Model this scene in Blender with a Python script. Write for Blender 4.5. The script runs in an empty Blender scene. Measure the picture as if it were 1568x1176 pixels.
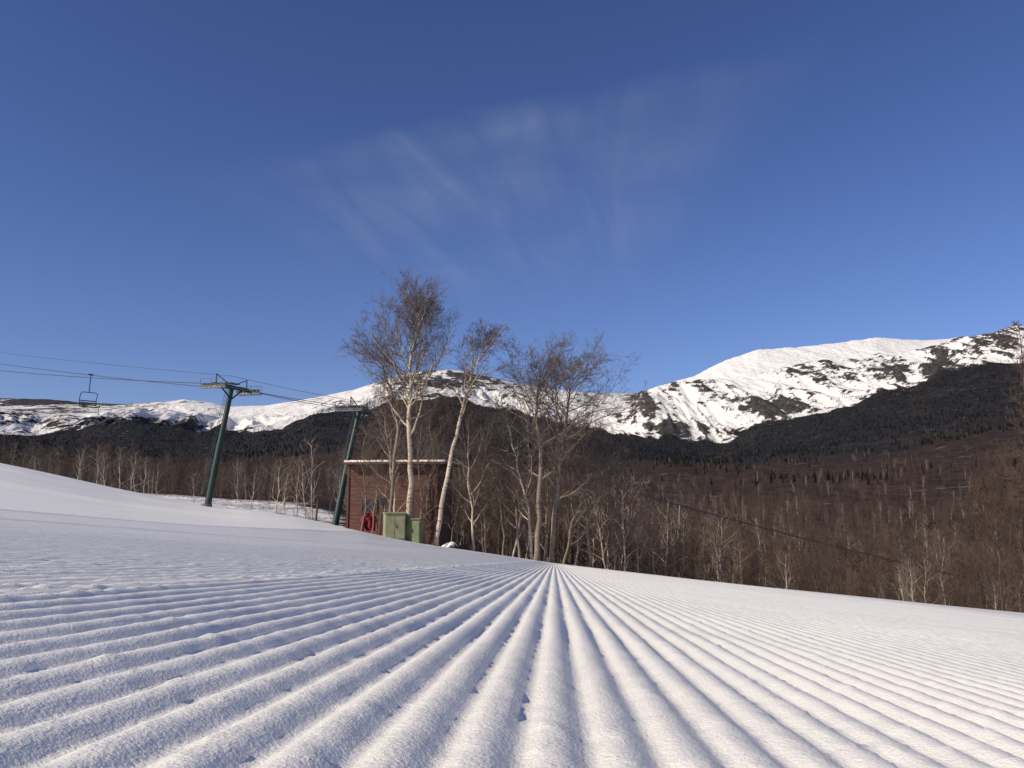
import bpy, math, random, bmesh
import numpy as np
from mathutils import Vector, Matrix

scene = bpy.context.scene
scene.view_settings.view_transform = 'Standard'
scene.view_settings.look = 'None'
scene.view_settings.exposure = 0
F = 1221.0

# ------------------------------------------------------------------ helpers
def link(o, parent=None):
    scene.collection.objects.link(o)
    if parent: o.parent = parent
    return o

def empty(name, loc=(0,0,0), rz=0):
    e = bpy.data.objects.new(name, None); e.location = loc; e.rotation_euler = (0,0,rz)
    e.empty_display_size = .3
    return link(e)

def hsh(xi, yi, seed):
    h = (xi*374761393 + yi*668265263 + seed*974711) & 0xffffffff
    h = ((h ^ (h >> 13))*1274126177) & 0xffffffff
    h = (h ^ (h >> 16)) & 0xffffffff
    return h/4294967295.0
def vnoise(x, y, seed=0):
    x = np.asarray(x, float); y = np.asarray(y, float)
    xi = np.floor(x).astype(np.int64); yi = np.floor(y).astype(np.int64)
    fx = x-xi; fy = y-yi
    fx = fx*fx*(3-2*fx); fy = fy*fy*(3-2*fy)
    a = hsh(xi, yi, seed); b = hsh(xi+1, yi, seed); c = hsh(xi, yi+1, seed); d = hsh(xi+1, yi+1, seed)
    return (a*(1-fx)+b*fx)*(1-fy) + (c*(1-fx)+d*fx)*fy - .5
def fbm(x, y, oct=4, seed=0):
    s = 0; a = 1; f = 1
    for i in range(oct):
        s = s + a*vnoise(x*f, y*f, seed+i*17); a *= .5; f *= 2.03
    return s
def sst(a, b, x):
    t = np.clip((x-a)/(b-a), 0, 1); return t*t*(3-2*t)

def grid_mesh(name, X, Y, Z, attrs=None):
    r, c = X.shape
    me = bpy.data.meshes.new(name)
    co = np.stack([X, Y, Z], -1).reshape(-1, 3).astype(np.float32)
    me.vertices.add(len(co)); me.vertices.foreach_set('co', co.ravel())
    idx = np.arange(r*c).reshape(r, c)
    q = np.stack([idx[:-1,:-1], idx[:-1,1:], idx[1:,1:], idx[1:,:-1]], -1).reshape(-1, 4)
    me.loops.add(q.size); me.loops.foreach_set('vertex_index', q.ravel().astype(np.int32))
    me.polygons.add(len(q)); me.polygons.foreach_set('loop_start', (np.arange(len(q))*4).astype(np.int32))
    me.update(calc_edges=True)
    me.polygons.foreach_set('use_smooth', np.ones(len(q), bool))
    for k, v in (attrs or {}).items():
        a = me.attributes.new(k, 'FLOAT', 'POINT'); a.data.foreach_set('value', v.ravel().astype(np.float32))
    me.update()
    return me

# ------------------------------------------------------------------ materials
def newmat(name):
    m = bpy.data.materials.new(name); m.use_nodes = True
    nt = m.node_tree; b = nt.nodes['Principled BSDF']
    return m, nt, b
def N(nt, t, **kw):
    n = nt.nodes.new(t)
    for k, v in kw.items(): setattr(n, k, v)
    return n
def simple(name, col, rough=.7, metal=0, var=.25, scale=8, bump=.1, bscale=40):
    m, nt, b = newmat(name)
    tc = N(nt, 'ShaderNodeTexCoord'); no = N(nt, 'ShaderNodeTexNoise'); no.inputs['Scale'].default_value = scale
    no.inputs['Detail'].default_value = 6
    nt.links.new(tc.outputs['Object'], no.inputs['Vector'])
    r = N(nt, 'ShaderNodeValToRGB')
    r.color_ramp.elements[0].position = .3; r.color_ramp.elements[1].position = .7
    r.color_ramp.elements[0].color = (*[c*(1-var) for c in col], 1)
    r.color_ramp.elements[1].color = (*[min(1, c*(1+var)) for c in col], 1)
    nt.links.new(no.outputs['Fac'], r.inputs['Fac']); nt.links.new(r.outputs['Color'], b.inputs['Base Color'])
    b.inputs['Roughness'].default_value = rough; b.inputs['Metallic'].default_value = metal
    if bump:
        n2 = N(nt, 'ShaderNodeTexNoise'); n2.inputs['Scale'].default_value = bscale
        nt.links.new(tc.outputs['Object'], n2.inputs['Vector'])
        bp = N(nt, 'ShaderNodeBump'); bp.inputs['Strength'].default_value = bump; bp.inputs['Distance'].default_value = .02
        nt.links.new(n2.outputs['Fac'], bp.inputs['Height']); nt.links.new(bp.outputs['Normal'], b.inputs['Normal'])
    return m

def mathn(nt, op, a, b=None, c=None, clamp=False):
    n = N(nt, 'ShaderNodeMath', operation=op); n.use_clamp = clamp
    for i, v in enumerate((a, b, c)):
        if v is None: continue
        if isinstance(v, (int, float)): n.inputs[i].default_value = v
        else: nt.links.new(v, n.inputs[i])
    return n.outputs[0]
def mixc(nt, f, a, b):
    n = N(nt, 'ShaderNodeMix', data_type='RGBA')
    for i, v in ((0, f), (6, a), (7, b)):
        if isinstance(v, (int, float)): n.inputs[i].default_value = v
        elif isinstance(v, tuple): n.inputs[i].default_value = (*v, 1)
        else: nt.links.new(v, n.inputs[i])
    return n.outputs[2]
def noise_node(nt, vec, scale, detail=4, rough=.5, mapscale=None, dist=0, rot=None):
    if mapscale:
        if rot:
            mr = N(nt, 'ShaderNodeMapping'); mr.inputs['Rotation'].default_value = rot
            nt.links.new(vec, mr.inputs['Vector']); vec = mr.outputs['Vector']
        mp = N(nt, 'ShaderNodeMapping'); mp.inputs['Scale'].default_value = mapscale
        nt.links.new(vec, mp.inputs['Vector']); vec = mp.outputs['Vector']
    n = N(nt, 'ShaderNodeTexNoise'); n.inputs['Scale'].default_value = scale
    n.inputs['Detail'].default_value = detail; n.inputs['Roughness'].default_value = rough
    n.inputs['Distortion'].default_value = dist
    nt.links.new(vec, n.inputs['Vector']); return n.outputs['Fac']
def mapr(nt, v, a, b, c=0., d=1.):
    n = N(nt, 'ShaderNodeMapRange'); n.interpolation_type = 'SMOOTHSTEP'
    nt.links.new(v, n.inputs[0])
    for i, x in enumerate((a, b, c, d)): n.inputs[i+1].default_value = x
    return n.outputs[0]

# snow
m_snow, nt, b = newmat('snow')
tc = N(nt, 'ShaderNodeTexCoord').outputs['Object']
n1 = noise_node(nt, tc, 260, 3, .6)
n2 = noise_node(nt, tc, 45, 4, .6)
n3 = noise_node(nt, tc, .35, 4, .5)
col = mixc(nt, mapr(nt, n3, .35, .65), (.89, .85, .77), (.93, .89, .81))
nt.links.new(col, b.inputs['Base Color'])
b.inputs['Roughness'].default_value = .45
b.inputs['Specular IOR Level'].default_value = .4
h = mathn(nt, 'ADD', mathn(nt, 'MULTIPLY', n1, .9), n2)
bp = N(nt, 'ShaderNodeBump'); bp.inputs['Strength'].default_value = .55; bp.inputs['Distance'].default_value = .003
nt.links.new(h, bp.inputs['Height']); nt.links.new(bp.outputs['Normal'], b.inputs['Normal'])

# mountains / valley terrain
m_terr, nt, b = newmat('mountain_rock_snow_forest')
tc = N(nt, 'ShaderNodeTexCoord').outputs['Object']
def attr(name):
    a = N(nt, 'ShaderNodeAttribute'); a.attribute_name = name; return a.outputs['Fac']
a_snow, a_rock, a_brown, a_floor = attr('snow'), attr('rock'), attr('brown'), attr('floor')
nf = noise_node(nt, tc, 1, 8, .70, (.018, .012, .035))
ng = noise_node(nt, tc, 1, 7, .64, (.016, .0016, .006), .8)
nk = noise_node(nt, tc, 1, 8, .66, (.0024, .026, .032), .7, (0, 0, math.radians(-28)))
nh = noise_node(nt, tc, 1, 6, .7, (.05, .03, .05))
nl = noise_node(nt, tc, 1, 4, .6, (.006, .004, .004))
dark = mixc(nt, mapr(nt, nh, .35, .65), (.010, .012, .014), (.030, .028, .029))
brown = mixc(nt, mapr(nt, nh, .35, .65), (.034, .021, .015), (.078, .049, .034))
fcol = mixc(nt, a_brown, dark, brown)
fcol = mixc(nt, mathn(nt, 'MULTIPLY', mapr(nt, nl, .50, .68), .35), fcol, (.060, .042, .033))
gap = mathn(nt, 'MULTIPLY', mapr(nt, noise_node(nt, tc, 1, 7, .75, (.02, .05, .03)), .61, .68), .6)
fcol = mixc(nt, gap, fcol, (.50, .49, .48))
rockc = mixc(nt, mapr(nt, nh, .3, .7), (.028, .027, .030), (.09, .082, .078))
rk = mathn(nt, 'ADD', mathn(nt, 'MULTIPLY', ng, .30), mathn(nt, 'MULTIPLY', nf, .28))
rk = mathn(nt, 'ADD', rk, mathn(nt, 'MULTIPLY', nk, .42))
rk = mathn(nt, 'ADD', rk, a_rock)
rockmask = mapr(nt, rk, .525, .570)
alp = mixc(nt, rockmask, (.87, .84, .80), rockc)
sn = mathn(nt, 'ADD', a_snow, mathn(nt, 'MULTIPLY', mathn(nt, 'SUBTRACT', nf, .5), 1.7))
snm = mapr(nt, sn, .45, .55)
c = mixc(nt, snm, fcol, alp)
fl = mapr(nt, mathn(nt, 'ADD', a_floor, mathn(nt, 'MULTIPLY', mathn(nt, 'SUBTRACT', noise_node(nt, tc, .2, 5), .5), .9)), .4, .6)
c = mixc(nt, fl, c, (.86, .82, .77))
nt.links.new(c, b.inputs['Base Color']); b.inputs['Roughness'].default_value = .9
b.inputs['Specular IOR Level'].default_value = .1
bh = mathn(nt, 'ADD', nf, mathn(nt, 'MULTIPLY', nk, 1.2))
bp = N(nt, 'ShaderNodeBump'); bp.inputs['Strength'].default_value = .9; bp.inputs['Distance'].default_value = 16
nt.links.new(bh, bp.inputs['Height']); nt.links.new(bp.outputs['Normal'], b.inputs['Normal'])

def bark(name, c1, c2, c3, mark=.62):
    m, nt, b = newmat(name)
    tc = N(nt, 'ShaderNodeTexCoord').outputs['Object']
    a = noise_node(nt, tc, 1, 5, .6, (3, 3, 14))
    bb = noise_node(nt, tc, 1.2, 4, .5)
    col = mixc(nt, mapr(nt, bb, .3, .7), c1, c2)
    col = mixc(nt, mapr(nt, a, mark, mark+.06), col, c3)
    nt.links.new(col, b.inputs['Base Color']); b.inputs['Roughness'].default_value = .8
    return m
m_birch = bark('birch_bark', (.56, .47, .36), (.36, .28, .21), (.05, .035, .028), .57)
m_greyb = bark('grey_bark', (.25, .195, .145), (.14, .105, .075), (.04, .03, .023), .58)
m_brownb = bark('brown_bark', (.10, .068, .049), (.055, .036, .027), (.02, .015, .012), .6)
m_twig = simple('birch_twigs', (.130, .094, .073), .8, 0, .3, 1.5, 0)
m_twig2 = simple('brown_twigs', (.086, .052, .037), .8, 0, .45, .6, 0)
m_needle = simple('conifer_needles', (.017, .018, .016), .8, 0, .5, .8, 0)
m_green = simple('tower_green_paint', (.014, .040, .026), .45, .0, .35, 3, .1)
m_steel = simple('galvanised_steel', (.18, .18, .18), .45, .6, .2, 10, .05)
m_pale = simple('pale_painted_steel', (.30, .29, .27), .5, 0, .15, 10, .05)
m_dark = simple('dark_metal', (.03, .03, .033), .5, .3, .2, 10, 0)
m_cable = simple('cable_steel', (.05, .05, .055), .6, .2, .1, 3, 0)
m_box = simple('utility_green_paint', (.13, .15, .07), .6, 0, .2, 3, .05)
m_box2 = simple('utility_pale_green_paint', (.26, .26, .15), .6, 0, .2, 3, .05)
m_red = simple('red_fabric', (.20, .010, .018), .7, 0, .4, 6, .4, 12)
m_wood = simple('weathered_wood', (.07, .05, .038), .8, 0, .35, 9, .2)
m_door = simple('door_paint', (.080, .022, .017), .6, 0, .2, 4, .1)
m_glass = simple('window_glass', (.02, .025, .03), .12, 0, .1, 2, 0)

m_side, nt, b = newmat('brick_red_siding')
tc = N(nt, 'ShaderNodeTexCoord').outputs['Object']
nz = noise_node(nt, tc, 1, 5, .6, (1.2, 1.2, 9))
nz2 = noise_node(nt, tc, 1.5, 4)
c = mixc(nt, mapr(nt, nz, .35, .65), (.080, .031, .021), (.135, .055, .036))
c = mixc(nt, mathn(nt, 'MULTIPLY', mapr(nt, nz2, .45, .7), .5), c, (.062, .034, .026))
nt.links.new(c, b.inputs['Base Color']); b.inputs['Roughness'].default_value = .75

# ------------------------------------------------------------------ terrain height functions
H0 = .13
A_, B_ = -.103, -.0727
def tb(pts):
    p = np.array(pts, float)
    return (p[:,0]-784)/1230., (760-p[:,1])/F
EDGE = tb([(-700,600),(-300,655),(0,712),(100,733),(200,756),(320,778),(420,784),(500,800),(560,814),(640,830),(740,844),(850,860),(1000,877),(1100,888),(1300,908),(1568,934),(1900,965),(2300,1000)])
EDGED = (EDGE[0], np.array([85,85,80,78,75,66,62,57,47,43,42,42,42,42,42,42,42,42.]))
def piste_z(x, y):
    ys = np.maximum(y, 1.0)
    u = np.clip(x/ys, -1.4, 1.4)
    De = np.interp(u, *EDGED)
    e = (np.interp(u, *EDGE) + np.interp(u-.03, *EDGE) + np.interp(u+.03, *EDGE))/3
    plane = A_*x + B_*y
    far = (e + H0/De)*y
    w = sst(0, 1, (y-7)/(De*.85-7))
    z = -H0 + plane*(1-w) + far*w
    d = np.maximum(y-De, 0)
    z = z - np.minimum(.02*d*d, 1.2 + .45*np.maximum(d-7.7, 0))
    return z

LAY = [
 (45, [(-700,700),(0,820),(300,815),(450,830),(640,858),(850,900),(975,915),(1100,930),(1350,960),(1568,985),(2200,1030)]),
 (80, [(-700,700),(0,748),(300,787),(450,800),(640,822),(850,878),(975,902),(1100,915),(1350,950),(1568,975),(2200,1010)]),
 (130,[(-700,690),(0,746),(300,768),(450,784),(640,800),(850,852),(975,870),(1100,888),(1350,912),(1568,925),(2200,940)]),
 (200,[(-700,690),(0,742),(300,756),(450,765),(640,782),(850,822),(975,838),(1100,850),(1350,868),(1568,876),(2200,870)]),
 (400,[(-700,690),(0,735),(300,742),(450,745),(640,750),(850,775),(975,786),(1100,796),(1350,798),(1568,790),(2200,770)]),
 (800,[(-700,690),(0,722),(300,726),(450,722),(640,720),(850,736),(975,742),(1100,746),(1350,735),(1568,712),(2200,660)]),
 (1500,[(-700,680),(0,706),(300,712),(450,702),(640,690),(850,704),(975,712),(1100,715),(1350,692),(1568,655),(2200,600)]),
 (2600,[(-700,670),(0,682),(300,692),(430,676),(480,655),(640,645),(850,672),(975,690),(1100,696),(1350,655),(1568,603),(2200,540)]),
 (3600,[(-700,655),(0,662),(60,668),(110,660),(200,652),(300,662),(350,666),(430,658),(470,634),(540,624),(600,616),(700,618),(800,632),(880,652),(940,662),(1000,670),(1060,674),(1140,664),(1170,648),(1230,635),(1300,620),(1400,598),(1450,577),(1568,557),(2200,490)]),
 (4300,[(-700,620),(0,634),(60,638),(140,632),(200,628),(250,632),(350,646),(430,640),(540,612),(600,592),(690,586),(800,606),(880,626),(955,640),(985,602),(1010,587),(1065,583),(1120,578),(1180,569),(1250,555),(1330,549),(1430,533),(1500,515),(1568,500),(2200,440)]),
 (4750,[(-700,622),(0,630),(140,634),(250,636),(350,644),(470,620),(600,588),(690,584),(800,606),(955,632),(1010,612),(1065,606),(1180,584),(1250,572),(1330,566),(1430,550),(1568,525),(2200,455)]),
 (5600,[(-700,600),(0,611),(60,612),(120,617),(180,620),(230,617),(275,613),(320,619),(345,626),(400,623),(470,611),(540,597),(600,577),(640,569),(690,566),(740,575),(800,589),(860,598),(940,605),(975,606),(1010,592),(1065,577),(1120,550),(1170,534),(1250,529),(1300,523),(1355,515),(1430,520),(1500,514),(1568,506),(2200,450)]),
 (8000,[(-700,660),(2200,560)]),
]
LT = [(math.log(d), tb(p)) for d, p in LAY]
def terr_t(u, D):
    ld = np.log(D)
    vals = np.stack([np.interp(u, *t) for _, t in LT])
    L = np.array([l for l, _ in LT])
    i = np.clip(np.searchsorted(L, ld)-1, 0, len(L)-2)
    f = (ld-L[i])/(L[i+1]-L[i]); f = f*f*(3-2*f)*.35 + f*.65
    lo = np.take_along_axis(vals, i[None], 0)[0]; hi = np.take_along_axis(vals, (i+1)[None], 0)[0]
    return lo*(1-f)+hi*f
def gully(x, y):
    wx = x + 240*fbm(x/700., y/900., 3, 55)
    g = 1-2*np.abs(fbm(wx/170. + y/600., y/1000., 5, 9))
    g2 = 1-2*np.abs(fbm(wx/62. - y/500., y/420., 4, 19))
    return g, g2
def terr_z(x, y):
    D = np.maximum(y, 45.); u = x/D
    z = terr_t(u, D)*D
    amp = np.interp(D, [45, 200, 1000, 3000, 3700, 4150, 4400, 5200, 5700], [.3, 1.5, 9, 22, 66, 52, 26, 12, 7])
    n1 = fbm(x/ (60+D*.06), y/(60+D*.1), 4, 3)
    g, g2 = gully(x, y)
    mt = sst(3300, 3900, D)
    z = z + amp*(n1*(1-.6*mt) + (g-.6)*mt*.9 + (g2-.6)*mt*.35)
    return z
def ground(x, y):
    xa = np.array([x], float); ya = np.array([y], float)
    return float(max(piste_z(xa, ya)[0], terr_z(xa, ya)[0]))

# ------------------------------------------------------------------ snow piste sheet
GS = .05
ci = np.arange(-2.5, 2.5, GS/8)
m1 = np.arange(2.5, 9.0, GS/6)
out = 9.0*np.exp(np.arange(0, math.log(150/9.), .016))
S = np.concatenate([-out[::-1], -m1[::-1], ci, m1, out]); S = np.unique(np.round(S, 6))
back = -np.exp(np.linspace(math.log(40), math.log(.3), 24))
Yr = np.concatenate([back, [-.1, .1, .2], .3*np.exp(np.arange(0, math.log(115/.3), .0130))])
SS, YY = np.meshgrid(S, Yr)
XX = SS + .052*YY
Z = piste_z(XX, YY)
ay = np.abs(YY)
seam = -.80 + .03*vnoise(YY*3, YY*0, 4)
wl = sst(seam-.06, seam+.06, SS)
wander = .0035*fbm(YY*1.0, SS*.25, 3, 8)
ph = 2*np.pi*(SS+wander)/GS
prof = np.cos(ph) - .20*np.cos(2*ph)
fade = (1-sst(30, 48, ay))*(1-sst(8.3, 9.0, np.abs(SS)))
amp = .0043*(1+.45*fbm(SS*1.6, YY*2.6, 3, 21))
prof2 = np.cos(2*np.pi*(SS*1.0+wander)/GS + 1.9)
Z += fade*(amp*prof*wl + (1-wl)*.0028*prof2)
near = 1-sst(6, 16, ay)
Z += near*(.0017*fbm(SS*46, YY*34, 4, 31)) + .0020*fbm(SS*5, YY*3, 3, 41)*near
chips = np.maximum(vnoise(SS*80, YY*55, 61)-.34, 0)*(1-sst(2, 5, ay))
Z += chips*.016
sm = np.exp(-((SS-seam)/.06)**2)
cl = np.maximum(fbm(SS*52, YY*36, 3, 71)-.14, 0)
Z += sm*near*(.0005 + cl*.014)
sm2 = np.exp(-((SS-seam+.30)/.30)**2)
Z += sm2*near*cl*.008
for s0, hh, ww in ((-4.3, .010, .14), (-8.5, .015, .25), (5.2, .006, .08)):
    Z += hh*np.exp(-((SS-s0-.1*vnoise(YY*.5, YY*0, 5))/ww)**2)*(1-sst(40, 60, ay))
Z += .03*fbm(XX/9., YY/9., 3, 81)*sst(6, 20, ay) + .30*fbm(XX/24., YY/14., 3, 91)*sst(30, 60, ay)*sst(-6, -16, XX)
lip = sst(-6, -14, XX)*sst(22, 34, ay)*(1-sst(60, 75, ay))
Z += lip*.10*np.maximum(np.sin(YY*.42 + XX*.10 + 1.5*vnoise(XX/8., YY/8., 77)), 0)**3
me = grid_mesh('snow_ground', XX, YY, Z)
me.materials.append(m_snow)
link(bpy.data.objects.new('snow_ground', me))

# ------------------------------------------------------------------ valley + mountains sheet
U = np.linspace(-1.15, 1.15, 1700)
Dr = np.unique(np.concatenate([np.exp(np.linspace(math.log(45), math.log(3300), 130)), np.linspace(3300, 5800, 230), np.linspace(5800, 8000, 10)]))
UU, DD = np.meshgrid(U, Dr)
TX = UU*DD; TY = DD
TZ = terr_z(TX, TY)
G1, G2 = gully(TX, TY)
tl = 3650 + 300*fbm(TX/220., TY/400., 4, 101)
snow = sst(tl-170, tl+170, TY)
brown = 1-sst(900, 2100, TY + 700*fbm(TX/300., TY/400., 4, 111) + 600*sst(-.25, -.45, UU))
brown = np.maximum(brown, .65*sst(-.12, -.02, -np.abs(UU+.10))*sst(1000, 2000, TY))*.95
px = UU*1230+784; py = 760-TZ/TY*F
rock = .018 + .08*(G1-.72) + .12*(G2-.72)
def blob(cx, cy, rx, ry, a):
    global rock
    rock = rock + a*np.exp(-(((px-cx)/rx)**2+((py-cy)/ry)**2))*(TY > 3300)
blob(60, 615, 90, 7, .22); blob(40, 648, 60, 5, .08); blob(250, 655, 90, 10, .18); blob(150, 618, 60, 4, .12); blob(215, 636, 80, 5, -.06); blob(285, 622, 36, 7, -.04)
blob(90, 630, 60, 5, .05); blob(180, 645, 60, 6, .10)
blob(700, 580, 80, 14, .12); blob(600, 590, 40, 10, .05); blob(540, 602, 50, 12, -.12); blob(400, 640, 60, 22, -.26)
blob(985, 612, 20, 24, .10); blob(1050, 657, 60, 12, .12); blob(1190, 622, 42, 18, .19); blob(1260, 565, 70, 14, .05)
blob(1455, 555, 26, 30, .15); blob(1545, 520, 40, 18, .12); blob(1110, 640, 22, 10, -.08); blob(1395, 570, 16, 24, .10)
blob(920, 625, 40, 16, -.04); blob(1320, 585, 60, 10, .06); blob(1070, 595, 50, 8, .06)
dome = sst(4700, 4950, TY)*sst(1020, 1080, px)*(1-sst(1420, 1500, px))
rock = rock*(1-.7*dome) - .13*dome
floor = (1-sst(120, 230, TY))*(1-sst(-.30, -.14, UU))
me = grid_mesh('mountains', TX, TY, TZ, {'snow': snow, 'rock': rock, 'brown': np.clip(brown, 0, 1), 'floor': floor})
me.materials.append(m_terr)
link(bpy.data.objects.new('mountains', me))

# ------------------------------------------------------------------ trees
class Geo:
    def __init__(s): s.v = []; s.f = []; s.m = []
    def tube(s, pts, rad, n, mat):
        base = len(s.v); k = len(pts)
        for i, p in enumerate(pts):
            d = (pts[min(i+1, k-1)]-pts[max(i-1, 0)])
            if d.length < 1e-9: d = Vector((0, 0, 1))
            d.normalize()
            a = d.cross(Vector((0.31, .95, 0.02)) if abs(d.y) < .9 else Vector((1, 0, 0))); a.normalize(); b2 = d.cross(a)
            for j in range(n):
                t = 2*math.pi*j/n
                s.v.append(p + (a*math.cos(t)+b2*math.sin(t))*rad[i])
        for i in range(k-1):
            for j in range(n):
                j2 = (j+1) % n
                s.f.append((base+i*n+j, base+i*n+j2, base+(i+1)*n+j2, base+(i+1)*n+j)); s.m.append(mat)
    def box(s, c, sz, mat=0, M=None):
        base = len(s.v)
        for dz in (-.5, .5):
            for dx, dy in ((-.5,-.5),(.5,-.5),(.5,.5),(-.5,.5)):
                v = Vector((dx*sz[0], dy*sz[1], dz*sz[2]))
                if M: v = M @ v
                s.v.append(Vector(c)+v)
        for q in ((3,2,1,0),(4,5,6,7),(0,1,5,4),(1,2,6,5),(2,3,7,6),(3,0,4,7)):
            s.f.append(tuple(base+i for i in q)); s.m.append(mat)
    def mesh(s, name, mats, smooth=False):
        me = bpy.data.meshes.new(name); me.from_pydata([tuple(v) for v in s.v], [], s.f)
        for m in mats: me.materials.append(m)
        me.polygons.foreach_set('material_index', s.m)
        if smooth: me.polygons.foreach_set('use_smooth', [True]*len(s.f))
        me.update(); return me
    def obj(s, name, mats, parent=None, smooth=False, bevel=0):
        o = link(bpy.data.objects.new(name, s.mesh(name, mats, smooth)), parent)
        if bevel:
            bm = o.modifiers.new('bevel', 'BEVEL'); bm.width = bevel; bm.segments = 2; bm.limit_method = 'ANGLE'
        return o

def rperp(rng, d):
    v = Vector((rng.gauss(0, 1), rng.gauss(0, 1), rng.gauss(0, 1)))
    v = v - d*v.dot(d)
    return v.normalized()

def grow(g, rng, p, d, L, r, lvl, maxl, nch, rmin, trop, spread=.62):
    n = 6 if lvl == 1 else (3 if lvl == 2 else 2)
    pts = [p.copy()]; dd = d.copy(); q = p.copy()
    for i in range(n):
        dd = (dd + rperp(rng, dd)*(.22 if lvl < 3 else .25) + Vector((0, 0, trop))).normalized()
        q = q + dd*(L/n); pts.append(q.copy())
    rad = [max(r*(1-.75*i/n), rmin*.7) for i in range(n+1)]
    g.tube(pts, rad, 5 if lvl == 1 else 3, 0 if (lvl == 1) else 1)
    if lvl >= maxl: return
    c = nch[lvl-1]; c = max(1, int(c*rng.uniform(.75, 1.3)))
    for i in range(c):
        t = rng.uniform(.12, 1.0); k = min(int(t*n), n-1); f = t*n-k
        pp = pts[k].lerp(pts[k+1], f)
        bd = (pts[k+1]-pts[k]).normalized()
        a = rng.uniform(.4, .95)
        nd = (bd*math.cos(a)+rperp(rng, bd)*math.sin(a)).normalized()
        grow(g, rng, pp, nd, L*spread*rng.uniform(.55, 1.0)*(1-.35*t), max(r*.5*(1-.5*t), rmin), lvl+1, maxl, nch, rmin, trop, spread)

def make_tree(seed, trunk, r0, nlimb, nch, maxl=4, first=.3, limbL=.28, rmin=.007, trop=.10, mats=None, angle=(.5, .9), top_r=.02, crown=None):
    rng = random.Random(seed); g = Geo()
    P = [Vector((a, c, b)) for a, b, c in trunk]
    pts = []
    for i in range(len(P)-1):
        for k in range(4):
            t = k/4; v = P[i].lerp(P[i+1], t)
            if i+k > 0: v = v + Vector((rng.gauss(0, .035), rng.gauss(0, .035), 0))
            pts.append(v)
    pts.append(P[-1]); n = len(pts)-1
    Hh = (P[-1]-P[0]).length
    rad = [r0*(1-i/n)**.85 + top_r*.4 for i in range(n+1)]; rad[0] *= 1.3
    g.tube(pts, rad, 8, 0)
    for i in range(nlimb):
        t = first + (1-first)*((i+rng.random())/nlimb)**.9
        t = min(t, .995); k = min(int(t*n), n-1)
        pp = pts[k].lerp(pts[k+1], t*n-k); bd = (pts[k+1]-pts[k]).normalized()
        a = rng.uniform(*angle)*(1-.3*t)
        az = i*2.4+rng.uniform(-.5, .5)
        s = Vector((math.cos(az), math.sin(az), 0)); s = (s-bd*s.dot(bd)).normalized()
        nd = (bd*math.cos(a)+s*math.sin(a)).normalized()
        tt = (t-first)/(1-first)
        shp = crown(t) if crown else (.30+.85*math.sin(math.pi*(tt*.86+.14)))
        grow(g, rng, pp, nd, Hh*limbL*shp*rng.uniform(.7, 1.2), max(rad[k]*.5, rmin*1.5), 1, maxl, nch, rmin, trop)
    return g

BM = [m_birch, m_twig]; GM = [m_greyb, m_twig]; RM = [m_brownb, m_twig2]
def place_px(name, y, row, **kw):
    x0 = (row[0][0]-784)/1230*y; z0 = ground(x0, y)
    tr = [(0, -.4, 0)]
    for i, (a, b) in enumerate(row[1:]):
        tr.append(((a-784)/1230*y-x0, (760-b)/F*y-z0, .25*math.sin(i*1.7+kw['seed'])))
    me = make_tree(trunk=tr, **kw).mesh(name, kw['mats'], True)
    o = link(bpy.data.objects.new(name, me)); o.location = (x0, y, z0); return o
R_ = .0056
place_px('birch_tree', 40, [(627,812),(628,740),(626,660),(627,600),(624,560),(632,515),(640,482)], seed=3, r0=.15, nlimb=36, nch=(11,7,4), first=.30, limbL=.29, rmin=R_, mats=BM, angle=(.6,1.1), trop=.08)
place_px('birch_tree', 41, [(597,815),(601,740),(608,660),(598,605),(582,560),(556,535)], seed=4, r0=.10, nlimb=20, nch=(9,6,3), first=.38, limbL=.22, rmin=R_, mats=GM, trop=.04)
place_px('birch_tree', 40, [(668,828),(680,750),(694,685),(708,620),(718,580),(735,545),(746,520)], seed=5, r0=.12, nlimb=26, nch=(10,6,4), first=.44, limbL=.17, rmin=R_, mats=BM, trop=.09)
place_px('birch_tree', 41, [(820,850),(826,770),(830,690),(820,640),(824,600),(838,570)], seed=6, r0=.14, nlimb=28, nch=(10,6,4), first=.25, limbL=.31, rmin=R_, mats=GM, angle=(.7,1.2), trop=.06)
place_px('birch_tree', 41.5, [(843,850),(850,770),(862,690),(868,640),(874,600),(882,566)], seed=7, r0=.12, nlimb=32, nch=(10,6,4), first=.20, limbL=.34, rmin=R_, mats=GM, angle=(.75,1.4), trop=.025)
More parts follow.
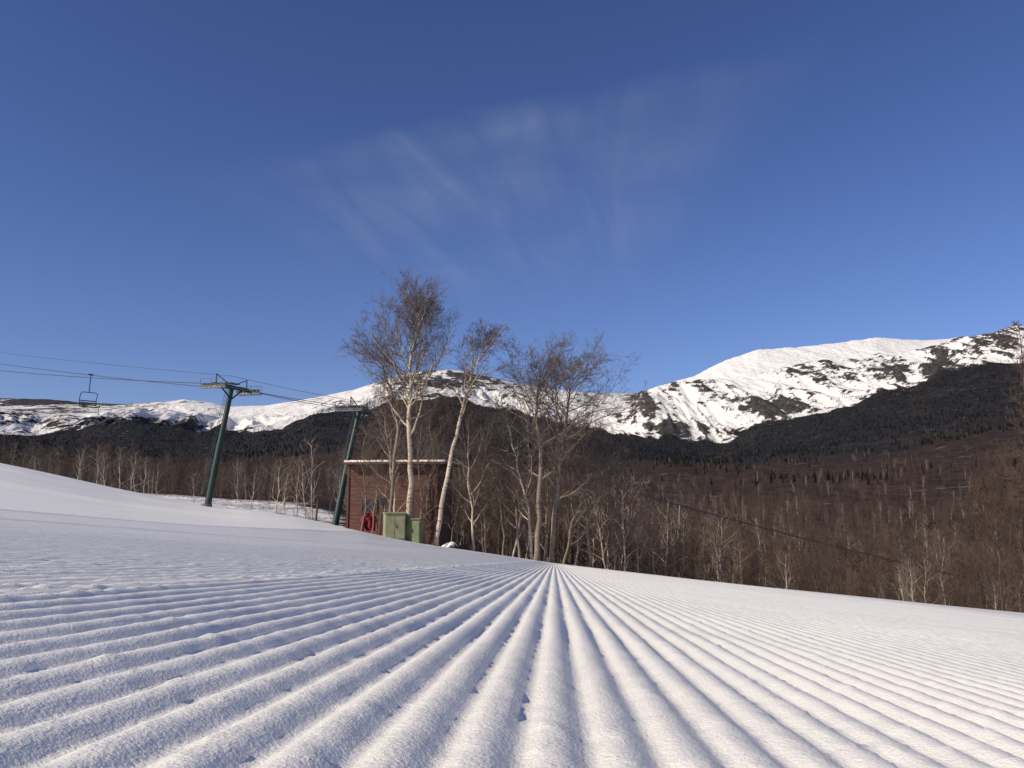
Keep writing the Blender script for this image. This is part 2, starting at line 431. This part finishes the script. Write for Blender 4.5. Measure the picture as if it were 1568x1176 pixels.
for i, (row, y, r, nl, ll) in enumerate([
    ([(726,842),(722,780),(715,700),(718,640)], 42, .06, 20, .24),
    ([(796,850),(790,780),(782,710),(770,660)], 43, .07, 20, .28),
    ([(770,850),(768,780),(755,720),(760,680)], 44, .05, 18, .28),
    ([(902,862),(898,790),(905,720),(896,660)], 43, .06, 24, .34),
    ([(815,850),(808,780),(790,700),(775,630)], 42.5, .08, 22, .26),
    ([(650,835),(652,780),(662,700),(655,640)], 45, .05, 18, .28),
    ([(583,820),(590,760),(600,690),(615,620)], 42.5, .05, 18, .26),
    ([(555,815),(560,760),(552,710),(560,660)], 43, .04, 18, .26),
    ([(745,845),(742,790),(738,730),(748,660)], 46, .05, 20, .30),
    ([(940,870),(938,820),(930,760),(945,700)], 46, .05, 20, .34),
    ([(860,858),(875,800),(900,740),(935,705)], 43, .06, 22, .34),
    ([(1000,880),(996,840),(985,800),(990,750)], 45, .04, 20, .36),
    ([(690,835),(696,800),(704,750),(700,700)], 44, .04, 18, .30),
    ([(608,818),(604,760),(596,700),(588,640)], 42, .06, 18, .26),
    ([(640,826),(646,770),(640,700),(650,610)], 42.5, .06, 20, .26),
    ([(784,850),(798,790),(812,720),(806,640)], 45, .06, 20, .28),
    ([(880,858),(884,800),(876,730),(890,650)], 46, .06, 22, .32),
    ([(830,850),(842,790),(850,720),(838,640)], 47, .06, 20, .28),
    ([(572,816),(574,780),(580,740),(572,690)], 42, .035, 18, .30)]):
    place_px('birch_tree', y, row, seed=20+i, r0=r, nlimb=nl, nch=(8,5), maxl=3, first=.18, limbL=ll, rmin=.007, mats=BM if i in (0, 4, 13, 15) else GM, trop=.06, angle=(.6,1.15))

# prototypes
def proto(seed, H, kind):
    rng = random.Random(seed)
    w = rng.uniform(-.5, .5)
    tr = [(0,-.5,0), (w*.3,H*.25,.1), (w*.8,H*.5,-.1), (w,H*.75,.1), (w*1.4,H,0)]
    mats = {'b': BM, 'r': RM, 'g': GM}[kind]
    g = make_tree(seed, tr, H*(.010 if kind == 'b' else .007), 18, (6,4), maxl=3, first=.10, limbL=.27, rmin=.014, trop=.10, mats=mats, angle=(.5,1.05))
    return g.mesh('bare_tree_mesh', mats, False)
pc = bpy.data.collections.new('bare_tree_kinds')
protos = {}
for i, (k, H) in enumerate((('r',10),('r',11),('g',9),('r',12),('b',10),('r',9),('r',7),('r',10),('r',8),('r',11),('r',10),('r',6))):
    me = proto(100+i, H, k); o = bpy.data.objects.new('bare_tree', me); pc.objects.link(o)
    protos.setdefault(k, []).append(me)
def conifer(seed, H):
    rng = random.Random(seed); g = Geo()
    g.tube([Vector((0,0,-.5)), Vector((0,0,H))], [.16, .03], 5, 0)
    n = 20
    for i in range(n):
        t = .1+.9*i/n; z = H*t; R = (1-t)**.85*H*.19+.12
        m = 9
        for j in range(m):
            a = 2*math.pi*j/m+rng.random()*.8; r = R*rng.uniform(.65, 1.15); w = .30+.1*r
            dr = Vector((math.cos(a), math.sin(a), 0)); sd = Vector((-dr.y, dr.x, 0))
            b0 = Vector((0,0,z)); tip = b0+dr*r+Vector((0,0,-.28*r)); mid = b0+dr*r*.55+Vector((0,0,-.03*r))
            k = len(g.v); g.v += [b0, mid+sd*w, tip, mid-sd*w]; g.f.append((k,k+1,k+2,k+3)); g.m.append(1)
            k = len(g.v); g.v += [b0, mid+Vector((0,0,.15)), tip, mid-Vector((0,0,.35))]; g.f.append((k,k+1,k+2,k+3)); g.m.append(1)
    return g.mesh('conifer_mesh', [m_brownb, m_needle])
cc = bpy.data.collections.new('conifer_kinds')
con = [conifer(300+i, 9+i) for i in range(3)]
for me in con: cc.objects.link(bpy.data.objects.new('conifer', me))

def scatter(name, X, Y, Zz, scl, coll, seed):
    rs = np.random.RandomState(seed)
    me = bpy.data.meshes.new(name)
    co = np.stack([X, Y, Zz], 1).astype(np.float32)
    me.vertices.add(len(co)); me.vertices.foreach_set('co', co.ravel())
    a = me.attributes.new('rot', 'FLOAT_VECTOR', 'POINT')
    rv = np.stack([rs.normal(0, .08, len(X)), rs.normal(0, .08, len(X)), rs.uniform(0, 6.28, len(X))], 1)
    a.data.foreach_set('vector', rv.astype(np.float32).ravel())
    a = me.attributes.new('scl', 'FLOAT', 'POINT'); a.data.foreach_set('value', scl.astype(np.float32))
    me.update()
    o = link(bpy.data.objects.new(name, me))
    ng = bpy.data.node_groups.new(name+'_scatter', 'GeometryNodeTree')
    ng.interface.new_socket('Geometry', in_out='INPUT', socket_type='NodeSocketGeometry')
    ng.interface.new_socket('Geometry', in_out='OUTPUT', socket_type='NodeSocketGeometry')
    gi = ng.nodes.new('NodeGroupInput'); go = ng.nodes.new('NodeGroupOutput')
    iop = ng.nodes.new('GeometryNodeInstanceOnPoints')
    ci_ = ng.nodes.new('GeometryNodeCollectionInfo'); ci_.inputs['Collection'].default_value = coll
    ci_.inputs['Separate Children'].default_value = True; ci_.inputs['Reset Children'].default_value = True
    iop.inputs['Pick Instance'].default_value = True
    ar = ng.nodes.new('GeometryNodeInputNamedAttribute'); ar.data_type = 'FLOAT_VECTOR'; ar.inputs['Name'].default_value = 'rot'
    as_ = ng.nodes.new('GeometryNodeInputNamedAttribute'); as_.data_type = 'FLOAT'; as_.inputs['Name'].default_value = 'scl'
    L = ng.links
    L.new(gi.outputs[0], iop.inputs['Points']); L.new(ci_.outputs[0], iop.inputs['Instance'])
    L.new(ar.outputs['Attribute'], iop.inputs['Rotation']); L.new(as_.outputs['Attribute'], iop.inputs['Scale'])
    L.new(iop.outputs[0], go.inputs[0])
    md = o.modifiers.new('scatter', 'NODES'); md.node_group = ng
    return o

rs = np.random.RandomState(7)
n = 12500
D = 52*(2000/52)**(rs.rand(n)**.85); u = rs.uniform(-.95, .95, n)
X = u*D; keep = np.ones(n, bool)
keep &= ~((u < -.20) & (D < 160))
keep &= ~((u < -.03) & (D < 62))
keep &= ~((u > .15) & (D < 60))
keep &= ~((D > 1000) & (fbm(X/200., D/260., 3, 205) > .1))
X, D = X[keep], D[keep]; u = X/D
Zt = np.maximum(terr_z(X, D), np.where(D < 110, piste_z(X, D), -1e9))
scl = rs.uniform(.45, 1.15, len(X))*np.interp(D, [50, 120, 300], [.8, .85, 1.0])
scl *= np.where((u > .15) & (D < 110), .62, 1)
scatter('bare_forest', X, D, Zt, scl, pc, 11)

n = 30000
D = 600*(3750/600)**(rs.rand(n)**.80); u = rs.uniform(-.95, .95, n); X = u*D
dens = np.clip((D-1300)/1200 + fbm(X/200., D/260., 4, 201)*1.4, 0, 1)
k = rs.rand(n) < dens
X, D = X[k], D[k]
scatter('conifer_forest', X, D, terr_z(X, D)-.5, rs.uniform(.4, 1.15, len(X)), cc, 12)

rng = random.Random(5)
for a, D0, s in [(15,100,.66),(40,98,.6),(85,96,.5),(150,92,.66),(163,90,.6),(185,92,.7),(198,89,.62),(212,93,.6),(240,90,.45),(425,72,.66),(435,74,.55),(455,76,.7),(470,72,.6),(480,75,.75),(300,90,.45),(385,82,.5),(120,95,.5),(1015,70,.8),(1095,62,.6),(1195,60,.45),(1390,56,.5),(1375,57,.4),(980,60,.75),(930,56,.85),(955,50,.6)]:
    x = (a-784)/1230*D0; o = link(bpy.data.objects.new('birch_tree', rng.choice(protos['b']*2+protos['g'])))
    o.location = (x, D0, ground(x, D0)-.1); o.scale = (s, s, s*rng.uniform(.9, 1.1)); o.rotation_euler = (rng.uniform(-.12,.12), rng.uniform(-.15,.15), rng.uniform(0,6))
for i, (row, y, r) in enumerate([
    ([(1600,930),(1598,850),(1596,760),(1590,680),(1586,600),(1578,490)], 46, .13),
    ([(1560,925),(1555,850),(1550,770),(1556,700)], 50, .08),
    ([(1515,925),(1520,850),(1510,800),(1512,750)], 52, .06)]):
    place_px('bare_tree', y, row, seed=60+i, r0=r, nlimb=34, nch=(9,6), maxl=3, first=.12, limbL=.13 if i == 0 else .26, rmin=.011, mats=RM, trop=.06, angle=(.6,1.1))

# ------------------------------------------------------------------ lift towers, cables, chairs
def lift_tower(base, top, yaw):
    e = empty('ski_lift_tower', base)
    t = Vector(top)-Vector(base)
    g = Geo()
    g.tube([Vector((0,0,-.6)), t*.5, t*.52, t], [.26, .24, .22, .19], 16, 0); g.obj('tube_mast', [m_green], e, True)
    g = Geo()
    g.tube([Vector((0,0,-.3)), Vector((0,0,.25))], [.42, .42], 16, 0); g.obj('footing_collar', [m_steel], e)
    ax = Vector((math.cos(yaw), math.sin(yaw), 0))
    cr = Vector((-ax.y, ax.x, 0))
    g = Geo(); M = Matrix.Rotation(yaw, 3, 'Z')
    g.box(t+Vector((0,0,.05)), (.26, 4.2, .28), 0, M)
    g.box(t+Vector((0,0,.34)), (.7, 1.2, .05), 0, M)
    for s in (-1, 1):
        g.tube([t-Vector((0,0,.9)), t+cr*s*1.4], [.06, .06], 6, 0)
        g.tube([t+cr*s*1.9+Vector((0,0,.1)), t+cr*s*1.9+Vector((0,0,.85))], [.05, .05], 6, 0)
        g.tube([t+cr*s*1.9+Vector((0,0,.85)), t+cr*s*.4+Vector((0,0,.3))], [.035, .035], 6, 0)
    g.obj('crossarm', [m_green], e)
    for s in (-1, 1):
        g = Geo(); c = t+cr*s*2.1+Vector((0,0,-.12))
        g.box(c, (2.1, .07, .16), 0, M)
        for k in range(-3, 4):
            if k == 0: continue
            w = c+ax*k*.31+Vector((0,0,.12))
            g.tube([w-cr*.06, w+cr*.06], [.14, .14], 14, 1)
            g.tube([w-cr*.065, w-cr*.066], [.14, .001], 14, 1); g.tube([w+cr*.065, w+cr*.066], [.14, .001], 14, 1)
            g.tube([w-Vector((0,0,.3)), w], [.03, .03], 5, 0)
        g.obj('sheave_train', [m_steel, m_dark], e)
        g = Geo()
        g.tube([c-ax*1.1+cr*s*.35, c+ax*1.1+cr*s*.35], [.03, .03], 6, 0)
        g.box(c+cr*s*.3-Vector((0,0,.15)), (2.0, .35, .04), 0, M)
        for k in (-1, 0, 1): g.tube([c+ax*k+cr*s*.35+Vector((0,0,-.12)), c+ax*k+cr*s*.35+Vector((0,0,.55))], [.02, .02], 5, 0)
        g.tube([c-ax*1+cr*s*.35+Vector((0,0,.55)), c+ax*1+cr*s*.35+Vector((0,0,.55))], [.02,.02], 5, 0)
        g.obj('catwalk', [m_steel], e)
    g = Geo()
    off = Vector((-.32, -.1, 0))
    for s in (-.18, .18): g.tube([off+Vector((0,s,1.2)), t+off+Vector((0,s,0))], [.02,.02], 4, 0)
    for i in range(24):
        p = off + t*(.14+.86*i/24); g.tube([p+Vector((0,-.18,0)), p+Vector((0,.18,0))], [.015,.015], 4, 0)
    g.obj('ladder', [m_steel], e)
    return e
T1b = (-23.5, 62, ground(-23.5, 62)); T1t = (-22.0, 62, 8.4)
T2b = (-13.3, 60, ground(-13.3, 60)); T2t = (-11.75, 61, 6.5)
lift_tower(T1b, T1t, -.30); lift_tower(T2b, T2t, -.15)

def sag(a, b, s, n=20):
    a, b = Vector(a), Vector(b)
    return [a.lerp(b, i/n)-Vector((0,0,4*s*(i/n)*(1-i/n))) for i in range(n+1)]
g = Geo()
def run(points, sags, r=.026):
    for i in range(len(points)-1):
        g.tube(sag(points[i], points[i+1], sags[i]), [r]*21, 6, 0)
def off(p, d): return (p[0]+d[0], p[1]+d[1], p[2]+d[2])
L0 = (-75, 84, 17.2)
c1 = (.62, 2.0, 0.05); c2 = (-.62, -2.0, .05)
B0 = (70, 84, -13)
run([off(L0, c1), off(T1t, c1), off(T2t, (.3, 2.05, .05)), off(B0, (0,2,0))], [.5, .1, 1.3])
run([off(L0, (-.6,-2,-1.3)), off(T1t, c2), off(T2t, (-.3,-2.05,.05)), off(B0, (0,-2,0))], [.7, .1, 1.3])
run([off(L0, (0,0,.9)), off(T1t, (0,0,.95)), off(T2t, (0,0,.7))], [.4, .1], .015)
g.obj('lift_cable', [m_cable])

def lift_chair(top, yaw, name='chairlift_chair', mat=m_dark, s=1.0):
    e = empty(name, top, yaw); e.scale = (s, s, s)
    g = Geo(); V = Vector
    g.tube([V((-.18,0,.04)), V((.18,0,.04))], [.05,.05], 6, 0)
    g.tube([V((0,0,0)), V((0,.05,-.3)), V((0,.10,-1.1)), V((0,.05,-1.3))], [.035]*4, 6, 0); g.obj('hanger', [mat], e)
    g = Geo()
    g.tube([V((-.62,.05,-1.42)), V((-.5,.05,-1.3)), V((.5,.05,-1.3)), V((.62,.05,-1.42))], [.03]*4, 6, 0)
    for sx in (-.62, .62):
        g.tube([V((sx,.05,-1.40)), V((sx,.22,-1.8)), V((sx,.18,-2.35)), V((sx,-.35,-2.42)), V((sx,-.42,-2.34))], [.028]*5, 6, 0)
        g.tube([V((sx,.2,-2.05)), V((sx,-.3,-2.10)), V((sx,-.33,-2.40))], [.022]*3, 6, 0)
    g.obj('bail_frame', [mat], e)
    g = Geo()
    for k in range(5): g.box((0, -.33+.115*k, -2.40), (1.22, .09, .035))
    g.obj('seat_slats', [m_wood], e)
    g = Geo()
    for k in range(3): g.box((0, .215, -2.22+.15*k), (1.22, .03, .07))
    g.obj('backrest_slats', [m_wood], e)
    g = Geo()
    g.tube([V((-.55,-.36,-2.42)), V((-.5,-.5,-2.85)), V((.5,-.5,-2.85)), V((.55,-.36,-2.42))], [.02]*4, 5, 0); g.obj('footrest', [mat], e)
    return e
def online(A, B, s, t):
    return Vector(A).lerp(Vector(B), t)-Vector((0,0,4*s*t*(1-t)))
lift_chair(online(off(L0,c1), off(T1t,c1), .5, .69), .95, s=1.2)
lift_chair(online(off(T2t,(-.3,-2.05,.05)), off(B0,(0,-2,0)), 1.3, .315), 1.35, mat=m_pale, s=1.15)

# ------------------------------------------------------------------ lift shack
W, Dp = 5.1, 4.0
bx, by = -6.55, 47.5
zt = 1.75; zb = ground(bx, by)-.6; Hs = zt-zb
e = empty('brick_red_lift_shack', (bx, by, zb), math.radians(-7))
g = Geo(); g.box((0,0,Hs/2), (W-.04, Dp-.04, Hs), 0); g.obj('walls', [m_side], e)
g = Geo(); nb = int(Hs/.2)
for i in range(nb):
    z = (i+.5)*Hs/nb; hgt = Hs/nb-.012
    Mx = Matrix.Rotation(.06, 3, 'X')
    g.box((0, -Dp/2+.004, z), (W, .03, hgt), 0, Mx); g.box((0, Dp/2, z), (W, .03, hgt), 0)
    g.box((-W/2-.002, 0, z), (.03, Dp-.06, hgt), 0); g.box((W/2+.002, 0, z), (.03, Dp-.06, hgt), 0)
g.obj('clapboards', [m_side], e)
g = Geo()
for sx in (-1, 1):
    for sy in (-1, 1): g.box((sx*(W/2+.01), sy*(Dp/2+.01), Hs/2), (.13, .13, Hs-.01), 0)
g.obj('corner_boards', [m_door], e)
g = Geo(); g.box((.25, -.15, Hs+.08), (W+.8, Dp+.9, .12), 0); g.obj('roof', [m_door], e)
g = Geo(); g.box((.25, -.15, Hs+.20), (W+.74, Dp+.84, .12), 0); g.obj('roof_snow', [m_snow], e, bevel=.03)
g = Geo(); g.box((1.75, -Dp/2-.03, Hs-2.5), (1.0, .06, 2.1), 0); g.box((2.1, -Dp/2-.07, Hs-2.6), (.05, .05, .12), 1); g.obj('door', [m_door, m_steel], e)
g = Geo()
for dx in (-.56, .56): g.box((1.75+dx, -Dp/2-.04, Hs-2.5), (.10, .08, 2.2), 0)
g.box((1.75, -Dp/2-.04, Hs-1.36), (1.3, .08, .10), 0); g.obj('door_frame', [m_wood], e)
g = Geo(); g.box((-1.3, -Dp/2-.03, Hs-2.3), (.8, .05, .6), 0); g.obj('window', [m_glass], e)
g = Geo()
for dx in (-.44, .44): g.box((-1.3+dx, -Dp/2-.05, Hs-2.3), (.08, .07, .7), 0)
for dz in (-.35, .35): g.box((-1.3, -Dp/2-.052, Hs-2.3+dz), (.96, .07, .08), 0)
g.obj('window_frame', [m_wood], e)

def cabinet(x, y, w, h, yaw, shade=m_box):
    z = ground(x, y)
    e = empty('utility_cabinet', (x, y, z-.1), yaw)
    g = Geo(); g.box((0,0,h/2), (w, .8, h), 0); g.obj('case', [shade], e, bevel=.02)
    g = Geo(); g.box((0,-.02,h+.04), (w+.08, .9, .07), 0); g.obj('lid', [shade], e, bevel=.02)
    g = Geo(); g.box((-w*.24,-.41,h*.5), (w*.44, .03, h*.82), 0); g.box((w*.24,-.41,h*.5), (w*.44, .03, h*.82), 0)
    g.obj('doors', [shade], e, bevel=.008)
    g = Geo(); g.box((.05,-.44,h*.55), (.03, .04, .16), 0); g.box((0,-.0,.02), (w+.1, .9, .06), 0); g.obj('handle_and_plinth', [m_dark], e)
cabinet(-5.75, 39.5, 1.0, 1.3, .25, m_box2); cabinet(-4.78, 39.8, .85, 1.2, -.25)

# red safety netting bunched over stakes
x, y = -7.75, 44; z = ground(x, y)
e = empty('red_safety_net', (x, y, z), 0)
g = Geo(); rng = random.Random(4)
nx, nz = 30, 16
for i in range(nx):
    for j in range(nz):
        a = i/(nx-1); b2 = j/(nz-1)
        hh = 1.05*(.55+.45*abs(math.cos(a*math.pi*1.5)))
        g.v.append(Vector((-.48+.96*a*(1-.15*b2)+.06*math.sin(b2*9+a*5), .13*math.sin(a*17+b2*4)+.06*rng.random(), .12+b2*hh)))
for i in range(nx-1):
    for j in range(nz-1):
        g.f.append((i*nz+j, (i+1)*nz+j, (i+1)*nz+j+1, i*nz+j+1)); g.m.append(0)
g.obj('net_fabric', [m_red], e, True)
g = Geo()
for sx in (-.48, .0, .42): g.tube([Vector((sx,.03,-.4)), Vector((sx+.03,.03,1.25))], [.025,.02], 6, 0)
g.obj('stakes', [m_dark], e)

def post(x, y, h, lean=0, sign=False):
    e = empty('marker_post', (x, y, ground(x, y)))
    g = Geo(); g.tube([Vector((0,0,-.3)), Vector((lean*.5,0,h*.5)), Vector((lean,0,h))], [.07,.065,.06], 8, 0)
    g.tube([Vector((lean,0,h)), Vector((lean,0,h+.04))], [.075,.06], 8, 0); g.obj('post', [m_wood], e)
    if sign:
        g = Geo(); g.box((lean, -.09, h-.2), (.35, .03, .35), 0); g.obj('panel', [m_dark], e)
post(-13.6, 56, 1.1, .08); post(-13.1, 54, 1.35, .1); post(-6.75, 41, 1.9, .25, True); post(-6.0, 42.5, 1.1, .1)

def boulder(x, y, r, seed):
    e = empty('snowy_rock', (x, y, ground(x, y)))
    for nm, mt, k, dz in (('rock', m_brownb, 1, 0), ('snow_cap', m_snow, .92, .12)):
        me = bpy.data.meshes.new(nm)
        bm = bmesh.new(); bmesh.ops.create_icosphere(bm, subdivisions=3, radius=r*k)
        for v in bm.verts:
            nn = v.co.normalized(); q = .18*math.sin(nn.x*4+seed)+.12*math.sin(nn.y*6+seed*2)
            v.co = v.co*(1+q); v.co.z = v.co.z*.5+dz*r
            if nm == 'snow_cap': v.co.z = max(v.co.z, .05*r)
        bm.to_mesh(me); bm.free(); me.materials.append(mt)
        for p in me.polygons: p.use_smooth = True
        link(bpy.data.objects.new(nm, me), e)
boulder(-3.3, 43.5, .5, 1)

# ------------------------------------------------------------------ light and sky
el = math.radians(32); az = math.radians(-121)
sd = Vector((math.sin(az)*math.cos(el), math.cos(az)*math.cos(el), math.sin(el)))
sun = bpy.data.lights.new('sun', 'SUN'); sun.energy = 4.7; sun.angle = math.radians(.5); sun.color = (1, .90, .73)
so = link(bpy.data.objects.new('sun', sun)); so.rotation_euler = (-sd).to_track_quat('-Z', 'Y').to_euler()

w = bpy.data.worlds.new('World'); scene.world = w; w.use_nodes = True
nt = w.node_tree; bg = nt.nodes['Background']
sky = N(nt, 'ShaderNodeTexSky', sky_type='NISHITA'); sky.sun_disc = False
sky.sun_elevation = el; sky.sun_rotation = az % (2*math.pi); sky.altitude = 700; sky.air_density = 1.0; sky.dust_density = .6; sky.ozone_density = 2.5
geo = N(nt, 'ShaderNodeTexCoord').outputs['Generated']
sep = N(nt, 'ShaderNodeSeparateXYZ'); nt.links.new(geo, sep.inputs[0])
zz = mathn(nt, 'MAXIMUM', sep.outputs['Z'], .03)
pxx = mathn(nt, 'DIVIDE', sep.outputs['X'], zz); pyy = mathn(nt, 'DIVIDE', sep.outputs['Y'], zz)
cmb = N(nt, 'ShaderNodeCombineXYZ'); nt.links.new(pxx, cmb.inputs[0]); nt.links.new(pyy, cmb.inputs[1])
cv = cmb.outputs[0]
warp = noise_node(nt, cv, 1.2, 6, .55)
line = mathn(nt, 'SUBTRACT', pyy, mathn(nt, 'SUBTRACT', 1.88, mathn(nt, 'MULTIPLY', pxx, .46)))
line = mathn(nt, 'ADD', line, mathn(nt, 'MULTIPLY', mathn(nt, 'SUBTRACT', warp, .5), .7))
front = mathn(nt, 'MULTIPLY', mapr(nt, line, 0, .22), mapr(nt, line, .05, 3.0, 1, 0))
lim = mathn(nt, 'MULTIPLY', mapr(nt, pxx, -1.2, -.25), mapr(nt, pxx, .45, .78, 1, 0))
streak = noise_node(nt, cv, 1, 7, .55, (4.5, .6, 1), 1.0, (0, 0, math.radians(10)))
patch = noise_node(nt, cv, 1.9, 3, .5)
st = mathn(nt, 'MULTIPLY', mapr(nt, streak, .30, .80, .22, 1), mapr(nt, patch, .28, .65, .30, 1))
cl = mathn(nt, 'MULTIPLY', mathn(nt, 'MULTIPLY', front, lim), st)
zen = mapr(nt, sep.outputs['Z'], .0, .75)
tcol = mixc(nt, zen, (.80, .86, 1.24), (.62, .72, 1.10))
tint = N(nt, 'ShaderNodeMix', data_type='RGBA', blend_type='MULTIPLY'); tint.inputs[0].default_value = 1
nt.links.new(sky.outputs[0], tint.inputs[6]); nt.links.new(tcol, tint.inputs[7])
sc = mixc(nt, mathn(nt, 'MULTIPLY', cl, .31), tint.outputs[2], (3.9, 4.5, 6.2))
nt.links.new(sc, bg.inputs['Color']); bg.inputs['Strength'].default_value = .085

# ------------------------------------------------------------------ camera
cam = bpy.data.cameras.new('camera'); cam.lens = 28.03; cam.sensor_width = 36; cam.clip_start = .02; cam.clip_end = 20000
co = link(bpy.data.objects.new('camera', cam)); co.location = (0, 0, 0); co.rotation_euler = (math.radians(98.0), 0, 0)
scene.camera = co
print('done')
